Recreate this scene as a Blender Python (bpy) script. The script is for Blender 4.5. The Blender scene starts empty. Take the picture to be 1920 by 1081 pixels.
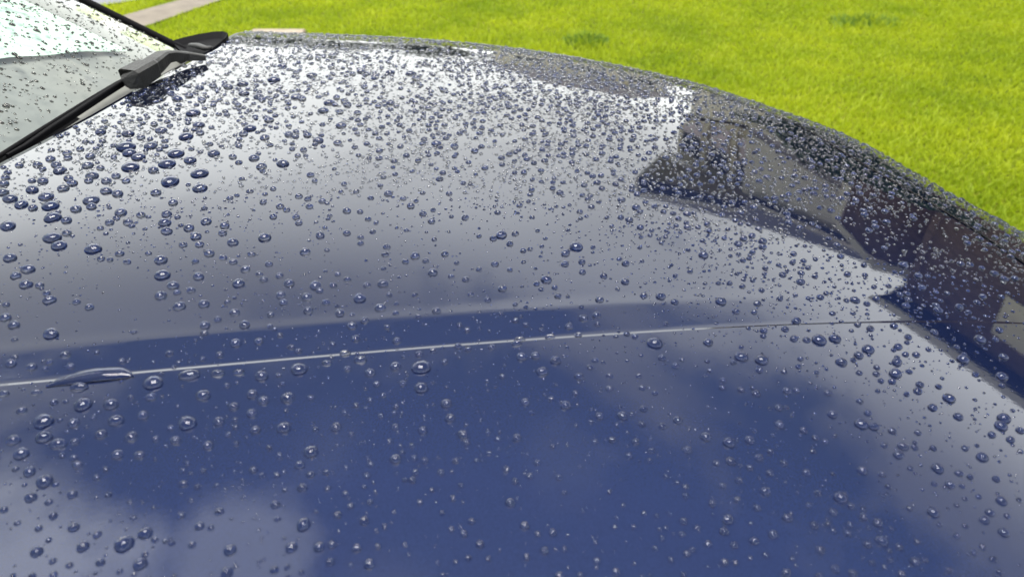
import bpy, bmesh, math, random
import numpy as np
from mathutils import Vector, Matrix, noise
R = math.radians
random.seed(7); rng = np.random.default_rng(11)
scene = bpy.context.scene
COL = scene.collection

# ------------------------------------------------------------------ camera, sky, sun, exposure
S = 0.5                       # the car surfaces are laid out in a unit of half a metre
CAM_H = 1.20                  # camera height above ground
PITCH = R(32.4); FPX = 1400.0
cam_d = bpy.data.cameras.new('camera'); cam = bpy.data.objects.new('camera', cam_d); COL.objects.link(cam)
cam.location = (0, 0, CAM_H); cam.rotation_euler = (R(90) - PITCH, 0, 0)
cam_d.sensor_width = 36.0; cam_d.lens = 36.0 * FPX / 1920.0
cam_d.clip_start = 0.02; cam_d.clip_end = 2000.0
cam_d.dof.use_dof = True; cam_d.dof.focus_distance = 0.54; cam_d.dof.aperture_fstop = 11.5
scene.camera = cam

SUN_AZ, SUN_EL = R(-10), R(80)
world = bpy.data.worlds.new('World'); scene.world = world; world.use_nodes = True
wt = world.node_tree; wn = wt.nodes; wl = wt.links; wn.clear()
def W(kind, **kw):
    n = wn.new(kind)
    for k, v in kw.items():
        if k.startswith('i_'): n.inputs[int(k[2:])].default_value = v
        else: setattr(n, k, v)
    return n
def wm(op, a, b=None, c=None, clamp=False):
    n = wn.new('ShaderNodeMath'); n.operation = op; n.use_clamp = clamp
    for i, x in enumerate((a, b, c)):
        if x is None: continue
        if isinstance(x, (int, float)): n.inputs[i].default_value = x
        else: wl.new(x, n.inputs[i])
    return n.outputs[0]
def wvec(op, a, b):
    n = wn.new('ShaderNodeVectorMath'); n.operation = op
    for i, x in enumerate((a, b)):
        if isinstance(x, (tuple, list)): n.inputs[i].default_value = x
        else: wl.new(x, n.inputs[i])
    return n
def sstep(x, a, b):
    n = wn.new('ShaderNodeMapRange'); n.interpolation_type = 'SMOOTHSTEP'
    wl.new(x, n.inputs[0]); n.inputs[1].default_value = a; n.inputs[2].default_value = b
    return n.outputs[0]
sky = W('ShaderNodeTexSky', sky_type='NISHITA', sun_disc=False, sun_elevation=SUN_EL, sun_rotation=SUN_AZ, air_density=1.0, dust_density=1.5, ozone_density=1.5)
tc = W('ShaderNodeTexCoord'); sx = W('ShaderNodeSeparateXYZ'); wl.new(tc.outputs['Generated'], sx.inputs[0])
zc = wm('MAXIMUM', sx.outputs[2], 0.0)
den = wm('ADD', zc, 0.22)
comb = W('ShaderNodeCombineXYZ'); wl.new(wm('DIVIDE', sx.outputs[0], den), comb.inputs[0]); wl.new(wm('DIVIDE', sx.outputs[1], den), comb.inputs[1])
n1 = W('ShaderNodeTexNoise'); n1.inputs['Scale'].default_value = 2.0; n1.inputs['Detail'].default_value = 9; n1.inputs['Roughness'].default_value = .58
n1.inputs['Distortion'].default_value = .3
mp = W('ShaderNodeMapping'); mp.inputs['Location'].default_value = (3.1, 7.4, 0.6); mp.inputs['Scale'].default_value = (1, 1, 1)
wl.new(comb.outputs[0], mp.inputs[0]); wl.new(mp.outputs[0], n1.inputs['Vector'])
n2 = W('ShaderNodeTexNoise'); n2.inputs['Scale'].default_value = .8; n2.inputs['Detail'].default_value = 3
mp2 = W('ShaderNodeMapping'); mp2.inputs['Location'].default_value = (11.3, 2.2, 4.6); wl.new(comb.outputs[0], mp2.inputs[0]); wl.new(mp2.outputs[0], n2.inputs['Vector'])
low = wm('SUBTRACT', 1.0, sstep(zc, 0.34, 0.80))           # closed cloud low down, gaps overhead
cover = wm('ADD', wm('ADD', n1.outputs[0], wm('MULTIPLY', low, 0.44)), -0.20)
mask = sstep(cover, 0.31, 0.53)
bank = None
for dv, wdt, amp in (((-.53, .52, .67), .008, 1.0), ((-.30, .59, .75), .003, .7), ((-.12, .57, .81), .0025, .3), ((-.22, .70, .68), .0025, .3), ((.10, .70, .70), .003, .25)):
    L_ = math.sqrt(sum(q * q for q in dv)); dv = tuple(q / L_ for q in dv)
    dd_ = wvec('DOT_PRODUCT', tc.outputs['Generated'], dv).outputs['Value']
    gq = wm('MULTIPLY', sstep(wm('ADD', dd_, wm('MULTIPLY', wm('SUBTRACT', n1.outputs[0], .5), wdt * 9.0)), 1 - wdt * 2.4, 1 + wdt * .3), amp)
    bank = gq if bank is None else wm('MAXIMUM', bank, gq)
mask = wm('MAXIMUM', wm('MAXIMUM', mask, bank), 0.12)
sd = (math.sin(SUN_AZ) * math.cos(SUN_EL), math.cos(SUN_AZ) * math.cos(SUN_EL), math.sin(SUN_EL))
dots = wvec('DOT_PRODUCT', tc.outputs['Generated'], sd).outputs['Value']
glow = wm('POWER', wm('MAXIMUM', dots, 0.0), 6.0)
horiz = wvec('DOT_PRODUCT', tc.outputs['Generated'], (math.sin(R(-22)), math.cos(R(-22)), 0)).outputs['Value']
hg = wm('MULTIPLY', wm('POWER', wm('MAXIMUM', horiz, 0.0), 4.0), wm('SUBTRACT', 1.0, sstep(zc, 0.12, 0.55)))
bright = wm('ADD', wm('ADD', wm('MULTIPLY', n2.outputs[0], 34.0), 8.0), wm('ADD', wm('MULTIPLY', glow, 6.0), wm('MULTIPLY', hg, 11.0)))
bright = wm('MULTIPLY', bright, wm('SUBTRACT', .84, wm('MULTIPLY', sstep(wm('ADD', wm('SUBTRACT', zc, wm('MULTIPLY', wm('MINIMUM', sx.outputs[0], .10), .22)), wm('MULTIPLY', wm('MAXIMUM', wm('SUBTRACT', sx.outputs[0], .34), 0.0), .14)), .43, .60), .52)))
bright = wm('ADD', bright, wm('MULTIPLY', bank, 18.0))
cc = W('ShaderNodeCombineColor'); wl.new(wm('MULTIPLY', bright, 0.975), cc.inputs[0]); wl.new(wm('MULTIPLY', bright, 1.0), cc.inputs[1]); wl.new(wm('MULTIPLY', bright, .98), cc.inputs[2])
mx = W('ShaderNodeMix', data_type='RGBA'); wl.new(mask, mx.inputs[0]); wl.new(sky.outputs[0], mx.inputs[6]); wl.new(cc.outputs[0], mx.inputs[7])
bg = W('ShaderNodeBackground'); bg.inputs[1].default_value = 0.072; wl.new(mx.outputs[2], bg.inputs[0])
wo = W('ShaderNodeOutputWorld'); wl.new(bg.outputs[0], wo.inputs[0])

sl = bpy.data.lights.new('sun', 'SUN'); sl.energy = 4.1; sl.angle = R(35); sl.color = (1.0, .95, .86)
so = bpy.data.objects.new('sun', sl); COL.objects.link(so)
so.rotation_euler = Vector(sd).to_track_quat('Z', 'Y').to_euler()
vs = scene.view_settings; vs.view_transform = 'Standard'; vs.look = 'None'; vs.exposure = 0.98; vs.gamma = 1.0; vs.use_curve_mapping = False
cy = scene.cycles
scene.render.engine = 'CYCLES'
cy.max_bounces = 12; cy.transmission_bounces = 8; cy.glossy_bounces = 5; cy.diffuse_bounces = 3; cy.transparent_max_bounces = 8
cy.caustics_reflective = True; cy.caustics_refractive = True; cy.sample_clamp_indirect = 3.0; cy.blur_glossy = 0.3
cy.use_denoising = True
try: cy.denoiser = 'OPENIMAGEDENOISE'
except Exception: pass

# ------------------------------------------------------------------ small helpers
def tag(o, label=None, cat=None, group=None, kind=None):
    if label: o['label'] = label
    if cat: o['category'] = cat
    if group: o['group'] = group
    if kind: o['kind'] = kind
    return o
def empty(name, loc=(0, 0, 0), rz=0):
    o = bpy.data.objects.new(name, None); COL.objects.link(o); o.location = loc; o.rotation_euler = (0, 0, rz); o.empty_display_size = .2
    return o
def mesh_np(name, V, Fq, mat=None, parent=None, smooth=True, link=True):
    """V (n,3), Fq (m,3 or 4) index array"""
    V = np.ascontiguousarray(V, dtype=np.float32); Fq = np.ascontiguousarray(Fq, dtype=np.int32)
    me = bpy.data.meshes.new(name); k = Fq.shape[1]
    me.vertices.add(len(V)); me.vertices.foreach_set('co', V.ravel())
    me.loops.add(Fq.size); me.loops.foreach_set('vertex_index', Fq.ravel())
    me.polygons.add(len(Fq)); me.polygons.foreach_set('loop_start', np.arange(len(Fq), dtype=np.int32) * k)
    me.polygons.foreach_set('loop_total', np.full(len(Fq), k, dtype=np.int32))
    if smooth: me.polygons.foreach_set('use_smooth', np.ones(len(Fq), dtype=bool))
    me.update(calc_edges=True); me.validate()
    if mat: me.materials.append(mat)
    o = bpy.data.objects.new(name, me)
    if link: COL.objects.link(o)
    if parent: o.parent = parent
    return o
def obj(name, bm, mat, parent=None, smooth=False):
    bmesh.ops.recalc_face_normals(bm, faces=bm.faces)
    me = bpy.data.meshes.new(name); bm.to_mesh(me); bm.free()
    if smooth: me.polygons.foreach_set('use_smooth', [True] * len(me.polygons))
    me.materials.append(mat)
    o = bpy.data.objects.new(name, me); COL.objects.link(o)
    if parent: o.parent = parent
    return o
def add_box(bm, c, s, rz=0, bev=0):
    r = bmesh.ops.create_cube(bm, size=1.0); vs_ = r['verts']
    bmesh.ops.scale(bm, vec=s, verts=vs_)
    if bev:
        es = list({e for v in vs_ for e in v.link_edges})
        rr = bmesh.ops.bevel(bm, geom=es, offset=bev, segments=2, affect='EDGES'); vs_ = list({v for f in rr['faces'] for v in f.verts} | {v for v in vs_ if v.is_valid})
    bmesh.ops.rotate(bm, cent=(0, 0, 0), matrix=Matrix.Rotation(rz, 3, 'Z'), verts=vs_)
    bmesh.ops.translate(bm, vec=c, verts=vs_)
def box(name, c, s, mat, parent=None, rz=0, bev=0):
    bm = bmesh.new(); add_box(bm, c, s, rz, bev); return obj(name, bm, mat, parent)
def prism(name, pts, depth, mat, parent=None, axis='y'):
    """polygon in x,z extruded along +y by depth: pts [(x,y,z)...] coplanar, extruded by vector depth"""
    bm = bmesh.new(); a = [bm.verts.new(p) for p in pts]; b = [bm.verts.new(Vector(p) + Vector(depth)) for p in pts]
    n = len(pts); bm.faces.new(a); bm.faces.new(b[::-1])
    for i in range(n): bm.faces.new((a[i], b[i], b[(i + 1) % n], a[(i + 1) % n]))
    return obj(name, bm, mat, parent)
def tube(bm, pts, rad, seg=10):
    pts = [Vector(p) for p in pts]; rings = []
    for i, p in enumerate(pts):
        d = (pts[min(i + 1, len(pts) - 1)] - pts[max(i - 1, 0)]).normalized()
        up = Vector((0, 0, 1)) if abs(d.z) < .9 else Vector((1, 0, 0))
        a = d.cross(up).normalized(); b = a.cross(d)
        r = rad[i] if isinstance(rad, (list, tuple)) else rad
        ra, rb = r if isinstance(r, (list, tuple)) else (r, r)
        rings.append([bm.verts.new(p + a * ra * math.cos(2 * math.pi * k / seg) + b * rb * math.sin(2 * math.pi * k / seg)) for k in range(seg)])
    for i in range(len(rings) - 1):
        for k in range(seg): bm.faces.new((rings[i][k], rings[i][(k + 1) % seg], rings[i + 1][(k + 1) % seg], rings[i + 1][k]))
    bm.faces.new(rings[0][::-1]); bm.faces.new(rings[-1])

# ------------------------------------------------------------------ materials
def new_mat(name):
    m = bpy.data.materials.new(name); m.use_nodes = True
    b = m.node_tree.nodes['Principled BSDF']; return m, m.node_tree, b
def simple(name, col, rough=.6, metal=0.0, spec=.5, noise_amt=0.0, nscale=40.0, bump=0.0, bscale=200.0, coords='Object'):
    m, t, b = new_mat(name); b.inputs['Base Color'].default_value = (*col, 1); b.inputs['Roughness'].default_value = rough
    b.inputs['Metallic'].default_value = metal; b.inputs['Specular IOR Level'].default_value = spec
    tcn = t.nodes.new('ShaderNodeTexCoord')
    if noise_amt:
        n = t.nodes.new('ShaderNodeTexNoise'); n.inputs['Scale'].default_value = nscale; n.inputs['Detail'].default_value = 5
        t.links.new(tcn.outputs[coords], n.inputs['Vector'])
        r = t.nodes.new('ShaderNodeMapRange'); r.inputs[1].default_value = .3; r.inputs[2].default_value = .7; r.inputs[3].default_value = 1 - noise_amt; r.inputs[4].default_value = 1 + noise_amt
        t.links.new(n.outputs[0], r.inputs[0])
        mu = t.nodes.new('ShaderNodeVectorMath'); mu.operation = 'SCALE'; mu.inputs[0].default_value = col
        t.links.new(r.outputs[0], mu.inputs['Scale']); t.links.new(mu.outputs[0], b.inputs['Base Color'])
    if bump:
        n = t.nodes.new('ShaderNodeTexNoise'); n.inputs['Scale'].default_value = bscale; n.inputs['Detail'].default_value = 4
        t.links.new(tcn.outputs[coords], n.inputs['Vector'])
        bp = t.nodes.new('ShaderNodeBump'); bp.inputs['Strength'].default_value = bump; bp.inputs['Distance'].default_value = .01
        t.links.new(n.outputs[0], bp.inputs['Height']); t.links.new(bp.outputs[0], b.inputs['Normal'])
    return m

def paint_mat():
    m, t, b = new_mat('blue_pearl_paint')
    b.inputs['Metallic'].default_value = 0.0; b.inputs['Roughness'].default_value = .5; b.inputs['Specular IOR Level'].default_value = 0.0
    b.inputs['Coat Weight'].default_value = 1.0; b.inputs['Coat Roughness'].default_value = .012; b.inputs['Coat IOR'].default_value = 1.52
    tcn = t.nodes.new('ShaderNodeTexCoord')
    v = t.nodes.new('ShaderNodeTexVoronoi'); v.inputs['Scale'].default_value = 2600; t.links.new(tcn.outputs['Object'], v.inputs['Vector'])
    r = t.nodes.new('ShaderNodeMapRange'); r.inputs[1].default_value = 0; r.inputs[2].default_value = 1; r.inputs[3].default_value = .86; r.inputs[4].default_value = 1.25
    sp = t.nodes.new('ShaderNodeSeparateColor'); t.links.new(v.outputs['Color'], sp.inputs[0]); t.links.new(sp.outputs[0], r.inputs[0])
    mu = t.nodes.new('ShaderNodeVectorMath'); mu.operation = 'SCALE'; mu.inputs[0].default_value = PAINT
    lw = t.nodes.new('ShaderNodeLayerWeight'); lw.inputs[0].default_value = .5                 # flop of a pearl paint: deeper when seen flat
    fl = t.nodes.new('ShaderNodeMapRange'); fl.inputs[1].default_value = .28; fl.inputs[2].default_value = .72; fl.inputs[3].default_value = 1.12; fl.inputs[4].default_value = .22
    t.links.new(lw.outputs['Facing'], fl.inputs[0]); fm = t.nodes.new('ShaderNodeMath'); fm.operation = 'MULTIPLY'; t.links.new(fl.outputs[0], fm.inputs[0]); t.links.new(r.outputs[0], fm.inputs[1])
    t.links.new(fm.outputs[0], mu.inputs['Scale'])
    t.links.new(mu.outputs[0], b.inputs['Base Color'])
    n = t.nodes.new('ShaderNodeTexNoise'); n.inputs['Scale'].default_value = 420; n.inputs['Detail'].default_value = 2; t.links.new(tcn.outputs['Object'], n.inputs['Vector'])
    bp = t.nodes.new('ShaderNodeBump'); bp.inputs['Strength'].default_value = .02; bp.inputs['Distance'].default_value = .0004   # orange peel
    t.links.new(n.outputs[0], bp.inputs['Height']); t.links.new(bp.outputs[0], b.inputs['Coat Normal'])
    return m
PAINT = (.0061, .0112, .0395)
M = {}
M['paint'] = paint_mat()
m, t, b = new_mat('water'); t.nodes.remove(b)
gl = t.nodes.new('ShaderNodeBsdfGlass'); gl.inputs['IOR'].default_value = 1.333; gl.inputs['Roughness'].default_value = 0.0; gl.inputs['Color'].default_value = (1, 1, 1, 1)
t.links.new(gl.outputs[0], t.nodes['Material Output'].inputs[0]); M['water'] = m
m, t, b = new_mat('windscreen_glass'); t.nodes.remove(b)
fr = t.nodes.new('ShaderNodeFresnel')
ge = t.nodes.new('ShaderNodeNewGeometry'); mr = t.nodes.new('ShaderNodeMapRange'); t.links.new(ge.outputs['Backfacing'], mr.inputs[0])
mr.inputs[3].default_value = 1.75; mr.inputs[4].default_value = 1 / 1.75; t.links.new(mr.outputs[0], fr.inputs[0])   # same reflectance from either side of the thin pane
tr = t.nodes.new('ShaderNodeBsdfTransparent'); tr.inputs[0].default_value = (.90, .955, .925, 1)
gs = t.nodes.new('ShaderNodeBsdfGlossy'); gs.inputs['Roughness'].default_value = .02; gs.inputs['Color'].default_value = (1, 1, 1, 1)
ms = t.nodes.new('ShaderNodeMixShader'); t.links.new(fr.outputs[0], ms.inputs[0]); t.links.new(tr.outputs[0], ms.inputs[1]); t.links.new(gs.outputs[0], ms.inputs[2])
t.links.new(ms.outputs[0], t.nodes['Material Output'].inputs[0]); M['glass'] = m
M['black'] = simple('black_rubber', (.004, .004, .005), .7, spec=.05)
M['gloss_black'] = simple('wet_black_plastic', (.006, .006, .007), .3, spec=.12, bump=.25, bscale=160)
def wet_paint():
    m, t, b = new_mat('paint_under_water'); b.inputs['Base Color'].default_value = (PAINT[0] * 1.15, PAINT[1] * 1.2, PAINT[2] * 1.25, 1); b.inputs['Roughness'].default_value = .1; b.inputs['Specular IOR Level'].default_value = .06
    return m
M['wetpaint'] = wet_paint()
M['wetglass'] = simple('dark_view_through_bead', (.035, .037, .036), .6, spec=0.0)
M['cowl'] = simple('wet_grey_plastic', (.010, .010, .010), .55, spec=.2, noise_amt=.35, nscale=60, bump=.12, bscale=120)
M['wiper'] = simple('weathered_black_plastic', (.012, .0125, .0125), .5, spec=.35, noise_amt=.3, nscale=120, bump=.2, bscale=500)
M['dash'] = simple('grey_dashboard', (.19, .185, .18), .75, noise_amt=.1, nscale=20)
M['shade'] = simple('white_sunshade', (.46, .58, .51), .7, noise_amt=.05, nscale=10)
M['steel'] = simple('dull_steel', (.3, .3, .3), .4, metal=.8)

# ------------------------------------------------------------------ the car body surface (heights in half-metre units, above the ground datum of those units)
CZ = 1.42; Z0 = 0.95
cp, sp = math.cos(PITCH), math.sin(PITCH)
def WP(u, v, z): return np.stack([S * np.asarray(u, float), S * np.asarray(v, float), CAM_H + S * (np.asarray(z, float) - CZ)], -1)
def wp(u, v, z): return (S * u, S * v, CAM_H + S * (z - CZ))
OUT = np.array([[-3.9, 2.54], [-3.095, 2.53], [-2.295, 2.52], [-1.595, 2.48], [-0.895, 2.43], [-0.6, 2.395], [-0.261, 2.336], [0.063, 2.221], [0.35, 2.044], [0.532, 1.88], [0.655, 1.708], [0.75, 1.561], [0.801, 1.343], [0.871, 1.122], [0.921, 0.822], [0.94, 0.3], [0.86, -0.3], [0.62, -0.75], [0.2, -1.05], [-0.7, -1.22], [-2.3, -1.28], [-3.9, -1.28]])
def catmull(P, n=16):
    out = []
    for i in range(len(P) - 1):
        p0 = P[max(i - 1, 0)]; p1 = P[i]; p2 = P[i + 1]; p3 = P[min(i + 2, len(P) - 1)]
        for t_ in np.linspace(0, 1, n, endpoint=False):
            out.append(.5 * ((2 * p1) + (-p0 + p2) * t_ + (2 * p0 - 5 * p1 + 4 * p2 - p3) * t_ * t_ + (-p0 + 3 * p1 - 3 * p2 + p3) * t_ ** 3))
    out.append(P[-1]); return np.array(out)
PL = catmull(OUT)
for _ in range(60): PL[1:-1] = .25 * PL[:-2] + .5 * PL[1:-1] + .25 * PL[2:]
def sdist(x, y):
    x = np.asarray(x, float); y = np.asarray(y, float); sh = x.shape; X = x.ravel(); Y = y.ravel()
    best = np.full(X.shape, 1e9); sg = np.ones(X.shape)
    for a, d in zip(PL[:-1], PL[1:] - PL[:-1]):
        rx = X - a[0]; ry = Y - a[1]; t_ = np.clip((rx * d[0] + ry * d[1]) / (d @ d), 0, 1)
        q = (rx - t_ * d[0]) ** 2 + (ry - t_ * d[1]) ** 2; m_ = q < best; best[m_] = q[m_]
        c_ = d[0] * ry - d[1] * rx; sg[m_] = np.where(c_[m_] < 0, 1, -1)
    return (np.sqrt(best) * sg).reshape(sh)
ROLL = [(0.30, 0.36), (0.12, 0.09)]
def roll(d):
    z = np.zeros_like(d)
    for a, l in ROLL: z += np.where(d > 0, a * l * np.exp(-np.maximum(d, 0) / l), a * l - a * d)
    o = np.maximum(-d, 0); return z + 2.2 * np.minimum(o, 1.2) ** 2
def crease(u): return 0.6485 + .1611 * u - .0036 * u * u
def sm(x, a, b):
    t_ = np.clip((x - a) / (b - a), 0, 1); return t_ * t_ * (3 - 2 * t_)
# cross profile of the crease, by distance s beyond it: a narrow dip away, then a band rising toward the crown
SG = np.concatenate([np.linspace(-4, -.01, 400), np.linspace(-.0099, .02, 1200), np.linspace(.0201, .3, 1200), np.linspace(.301, 3, 300)])
def prof(w0, w1):
    sl_dip = -.21 * (sm(SG, -.0016, .0) * (1 - sm(SG, .0018, .0040)))
    sl_band = .046 * (sm(SG, .004, .012) * (1 - sm(SG, w0, w1)))
    sl_band = sl_band - .030 * sm(SG, w0 + .006, w1 + .002) * (1 - sm(SG, w1 + .004, w1 + .03))
    g = sl_dip, sl_band
    return [np.concatenate([[0], np.cumsum((q[1:] + q[:-1]) / 2 * np.diff(SG))]) for q in g]
DIP, BAND = prof(.050, .061); DIP -= DIP[0]; BAND -= BAND[0]
def hood(u, v, d=None):
    u = np.asarray(u, float); v = np.asarray(v, float)
    if d is None: d = sdist(u, v)
    z = Z0 - roll(d) - .012 * np.maximum(u + .2, 0) ** 2
    s = v - crease(u)
    fade = 1 - sm(u, .05, .55); fdip = 1 - .75 * sm(u, .25, .75)
    soft = np.minimum(1, np.maximum(d, 0) / .1)
    return z + np.interp(s, SG, BAND) * fade * soft + np.interp(s, SG, DIP) * fdip * soft
def hood_n(u, v, e=1.5e-3):
    gx = (hood(u + e, v) - hood(u - e, v)) / (2 * e); gy = (hood(u, v + e) - hood(u, v - e)) / (2 * e)
    n = np.stack([-gx, -gy, np.ones_like(gx)], -1); return n / np.linalg.norm(n, axis=-1, keepdims=True)
RV = np.array([[-1.4, -.66], [-.9, -.72], [-.3, -.80], [.3, -.85], [.8, -.855], [1.118, -.821], [1.21, -.806], [1.349, -.788], [1.504, -.775], [1.645, -.762], [1.81, -.751], [1.9, -.745], [2.137, -.78], [2.3, -.80], [3.2, -.85]])
def rear(v): return np.interp(v, RV[:, 0], RV[:, 1])
def raydir(px, py):
    x = np.asarray(px, float) - 960; q = np.asarray(py, float) - 540.5
    d = np.stack([x, FPX * cp - q * sp, -(FPX * sp + q * cp)], -1); return d / np.linalg.norm(d, axis=-1, keepdims=True)
def on_hood(px, py):
    d = raydir(px, py); t_ = (.94 - CZ) / d[..., 2]
    for _ in range(40):
        z = hood(d[..., 0] * t_, d[..., 1] * t_); t_ = .5 * t_ + .5 * (z - CZ) / d[..., 2]
    z = hood(d[..., 0] * t_, d[..., 1] * t_); ok = np.abs(CZ + d[..., 2] * t_ - z) < .002
    return d[..., 0] * t_, d[..., 1] * t_, z, t_, ok, d
def on_plane(px, py, z):
    d = raydir(px, py); t_ = (z - CZ) / d[2]; return d[0] * t_, d[1] * t_, z

# ------------------------------------------------------------------ ground
PINE = None
def lawn_mat():
    m, t, b = new_mat('lawn_soil'); b.inputs['Roughness'].default_value = 1; b.inputs['Specular IOR Level'].default_value = .1
    tcn = t.nodes.new('ShaderNodeTexCoord'); n = t.nodes.new('ShaderNodeTexNoise'); n.inputs['Scale'].default_value = .9; n.inputs['Detail'].default_value = 9; n.inputs['Roughness'].default_value = .65
    t.links.new(tcn.outputs['Object'], n.inputs['Vector'])
    r = t.nodes.new('ShaderNodeValToRGB'); e = r.color_ramp.elements
    e[0].position = .35; e[0].color = (.055, .085, .006, 1); e[1].position = .65; e[1].color = (.14, .16, .012, 1)
    t.links.new(n.outputs[0], r.inputs[0]); t.links.new(r.outputs[0], b.inputs['Base Color']); return m
M['lawn'] = lawn_mat()
def sheet(name, pts, z, mat, kind='structure'):
    bm = bmesh.new(); bm.faces.new([bm.verts.new((x, y, z)) for x, y in pts]); o = obj(name, bm, mat); o['kind'] = kind; return o
bm = bmesh.new()
ring = [bm.verts.new((900 * math.cos(a), 900 * math.sin(a), 0)) for a in [2 * math.pi * k / 64 for k in range(64)]]
bm.faces.new(ring); g = obj('ground', bm, M['lawn']); g['kind'] = 'structure'
M['concrete'] = simple('pale_concrete', (.15, .13, .105), .9, noise_amt=.22, nscale=9, bump=.3, bscale=90)
M['slab'] = simple('cream_concrete', (.26, .215, .16), .9, noise_amt=.15, nscale=14)
M['asphalt'] = simple('grey_blue_concrete', (.14, .145, .17), .85, noise_amt=.15, nscale=3)
sheet('driveway', [(-3.2, -4), (2.6, -4), (2.6, 1.12), (-3.2, 1.12)], .012, M['concrete'])
LP = [(-3.9, 3.1), (-3.15, 4.55), (-2.72, 5.40), (-2.50, 5.98), (-2.35, 6.6), (-2.25, 7.4)]
RP = [(-3.5, 2.9), (-2.85, 4.3), (-2.42, 5.14), (-2.19, 5.98), (-2.03, 6.6), (-1.93, 7.4)]
sheet('path', LP + RP[::-1], .016, M['concrete'])
sheet('road', [(-4.3, 4.45), (-3.05, 5.75), (-2.80, 6.03), (-2.62, 6.5), (-2.5, 7.4), (-2.0, 9.5), (30, 9.6), (30, 14.4), (-40, 14.4), (-40, 4.45)][:6] + [(-2.2, 11.5), (-40, 11.5), (-40, 4.45)], .010, M['asphalt'])
sl_ = box('drain_cover', (-1.49, 4.80, .02), (.34, .26, .04), M['slab'], bev=.006)
tag(sl_, 'cream concrete cover lying flat in the lawn just beyond the far bonnet edge', 'drain cover')

# grass blades
def in_poly(x, y, P):
    c = np.zeros(x.shape, bool); j = len(P) - 1
    for i in range(len(P)):
        xi, yi = P[i]; xj, yj = P[j]
        with np.errstate(divide='ignore', invalid='ignore'):
            m_ = ((yi > y) != (yj > y)) & (x < (xj - xi) * (y - yi) / (yj - yi + 1e-12) + xi)
        c ^= m_; j = i
    return c
NB = 440000
yy = 1.5 + 9.5 * rng.random(NB) ** 1.25; half = .86 * yy + .7; xx = (rng.random(NB) * 2 - 1) * half
keep = ~in_poly(xx, yy, LP + RP[::-1]) & ~((xx < -2.2) & (yy > 5.77 + (xx + 3.05) * 1.04)) & ~((np.abs(xx + 1.49) < .18) & (np.abs(yy - 4.80) < .14))
xx = xx[keep]; yy = yy[keep]; NB = len(xx)
clump = .5 + .5 * np.sin(xx * 2.3 + 1.7 * np.sin(yy * 1.9)) * np.sin(yy * 3.1 + 1.3 * np.sin(xx * 2.7))
tuft = np.zeros(NB)
for tx, ty, tr_ in ((.46, 4.72, .10), (2.39, 5.22, .12), (-.2, 3.9, .05), (1.9, 3.2, .06)): tuft += np.exp(-((xx - tx) ** 2 + (yy - ty) ** 2 * .6) / (tr_ * tr_))
hb = (.018 + .018 * rng.random(NB)) * (.85 + .2 * clump) * (1 + 1.6 * tuft); wb = (.0019 + .0016 * rng.random(NB)) * (.8 + .16 * yy)
an = rng.random(NB) * 2 * math.pi; la = rng.random(NB) * 2 * math.pi; ln = hb * (.25 + .9 * rng.random(NB))
cx_, cy_ = np.cos(an) * wb, np.sin(an) * wb; lx, ly = np.cos(la) * ln, np.sin(la) * ln
b0 = np.stack([xx - cx_, yy - cy_, np.zeros(NB)], -1); b1 = np.stack([xx + cx_, yy + cy_, np.zeros(NB)], -1)
m0 = np.stack([xx - cx_ * .8 + lx * .35, yy - cy_ * .8 + ly * .35, hb * .6], -1); m1 = np.stack([xx + cx_ * .8 + lx * .35, yy + cy_ * .8 + ly * .35, hb * .6], -1)
tp = np.stack([xx + lx, yy + ly, hb], -1)
V = np.stack([b0, b1, m1, m0, tp], 1).reshape(-1, 3); base_i = np.arange(NB)[:, None] * 5
T3 = np.concatenate([base_i + [0, 1, 2], base_i + [0, 2, 3], base_i + [3, 2, 4]], 0)
m, t, b = new_mat('grass_blade'); b.inputs['Roughness'].default_value = .55; b.inputs['Specular IOR Level'].default_value = .25
tcn = t.nodes.new('ShaderNodeTexCoord'); n = t.nodes.new('ShaderNodeTexNoise'); n.inputs['Scale'].default_value = 1.5; n.inputs['Detail'].default_value = 6; n.inputs['Roughness'].default_value = .7
t.links.new(tcn.outputs['Object'], n.inputs['Vector'])
r = t.nodes.new('ShaderNodeValToRGB'); e = r.color_ramp.elements; e[0].position = .32; e[0].color = (.22, .315, .012, 1); e[1].position = .7; e[1].color = (.43, .49, .020, 1)
em = e.new(.5); em.color = (.325, .41, .016, 1)
t.links.new(n.outputs[0], r.inputs[0]); t.links.new(r.outputs[0], b.inputs['Base Color'])
trn = t.nodes.new('ShaderNodeBsdfTranslucent'); t.links.new(r.outputs[0], trn.inputs[0]); ad = t.nodes.new('ShaderNodeMixShader'); ad.inputs[0].default_value = .45
t.links.new(b.outputs[0], ad.inputs[1]); t.links.new(trn.outputs[0], ad.inputs[2]); t.links.new(ad.outputs[0], t.nodes['Material Output'].inputs[0])
M['blade'] = m
gr = mesh_np('grass', V, T3, M['blade'], smooth=False); gr['kind'] = 'stuff'

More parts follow.
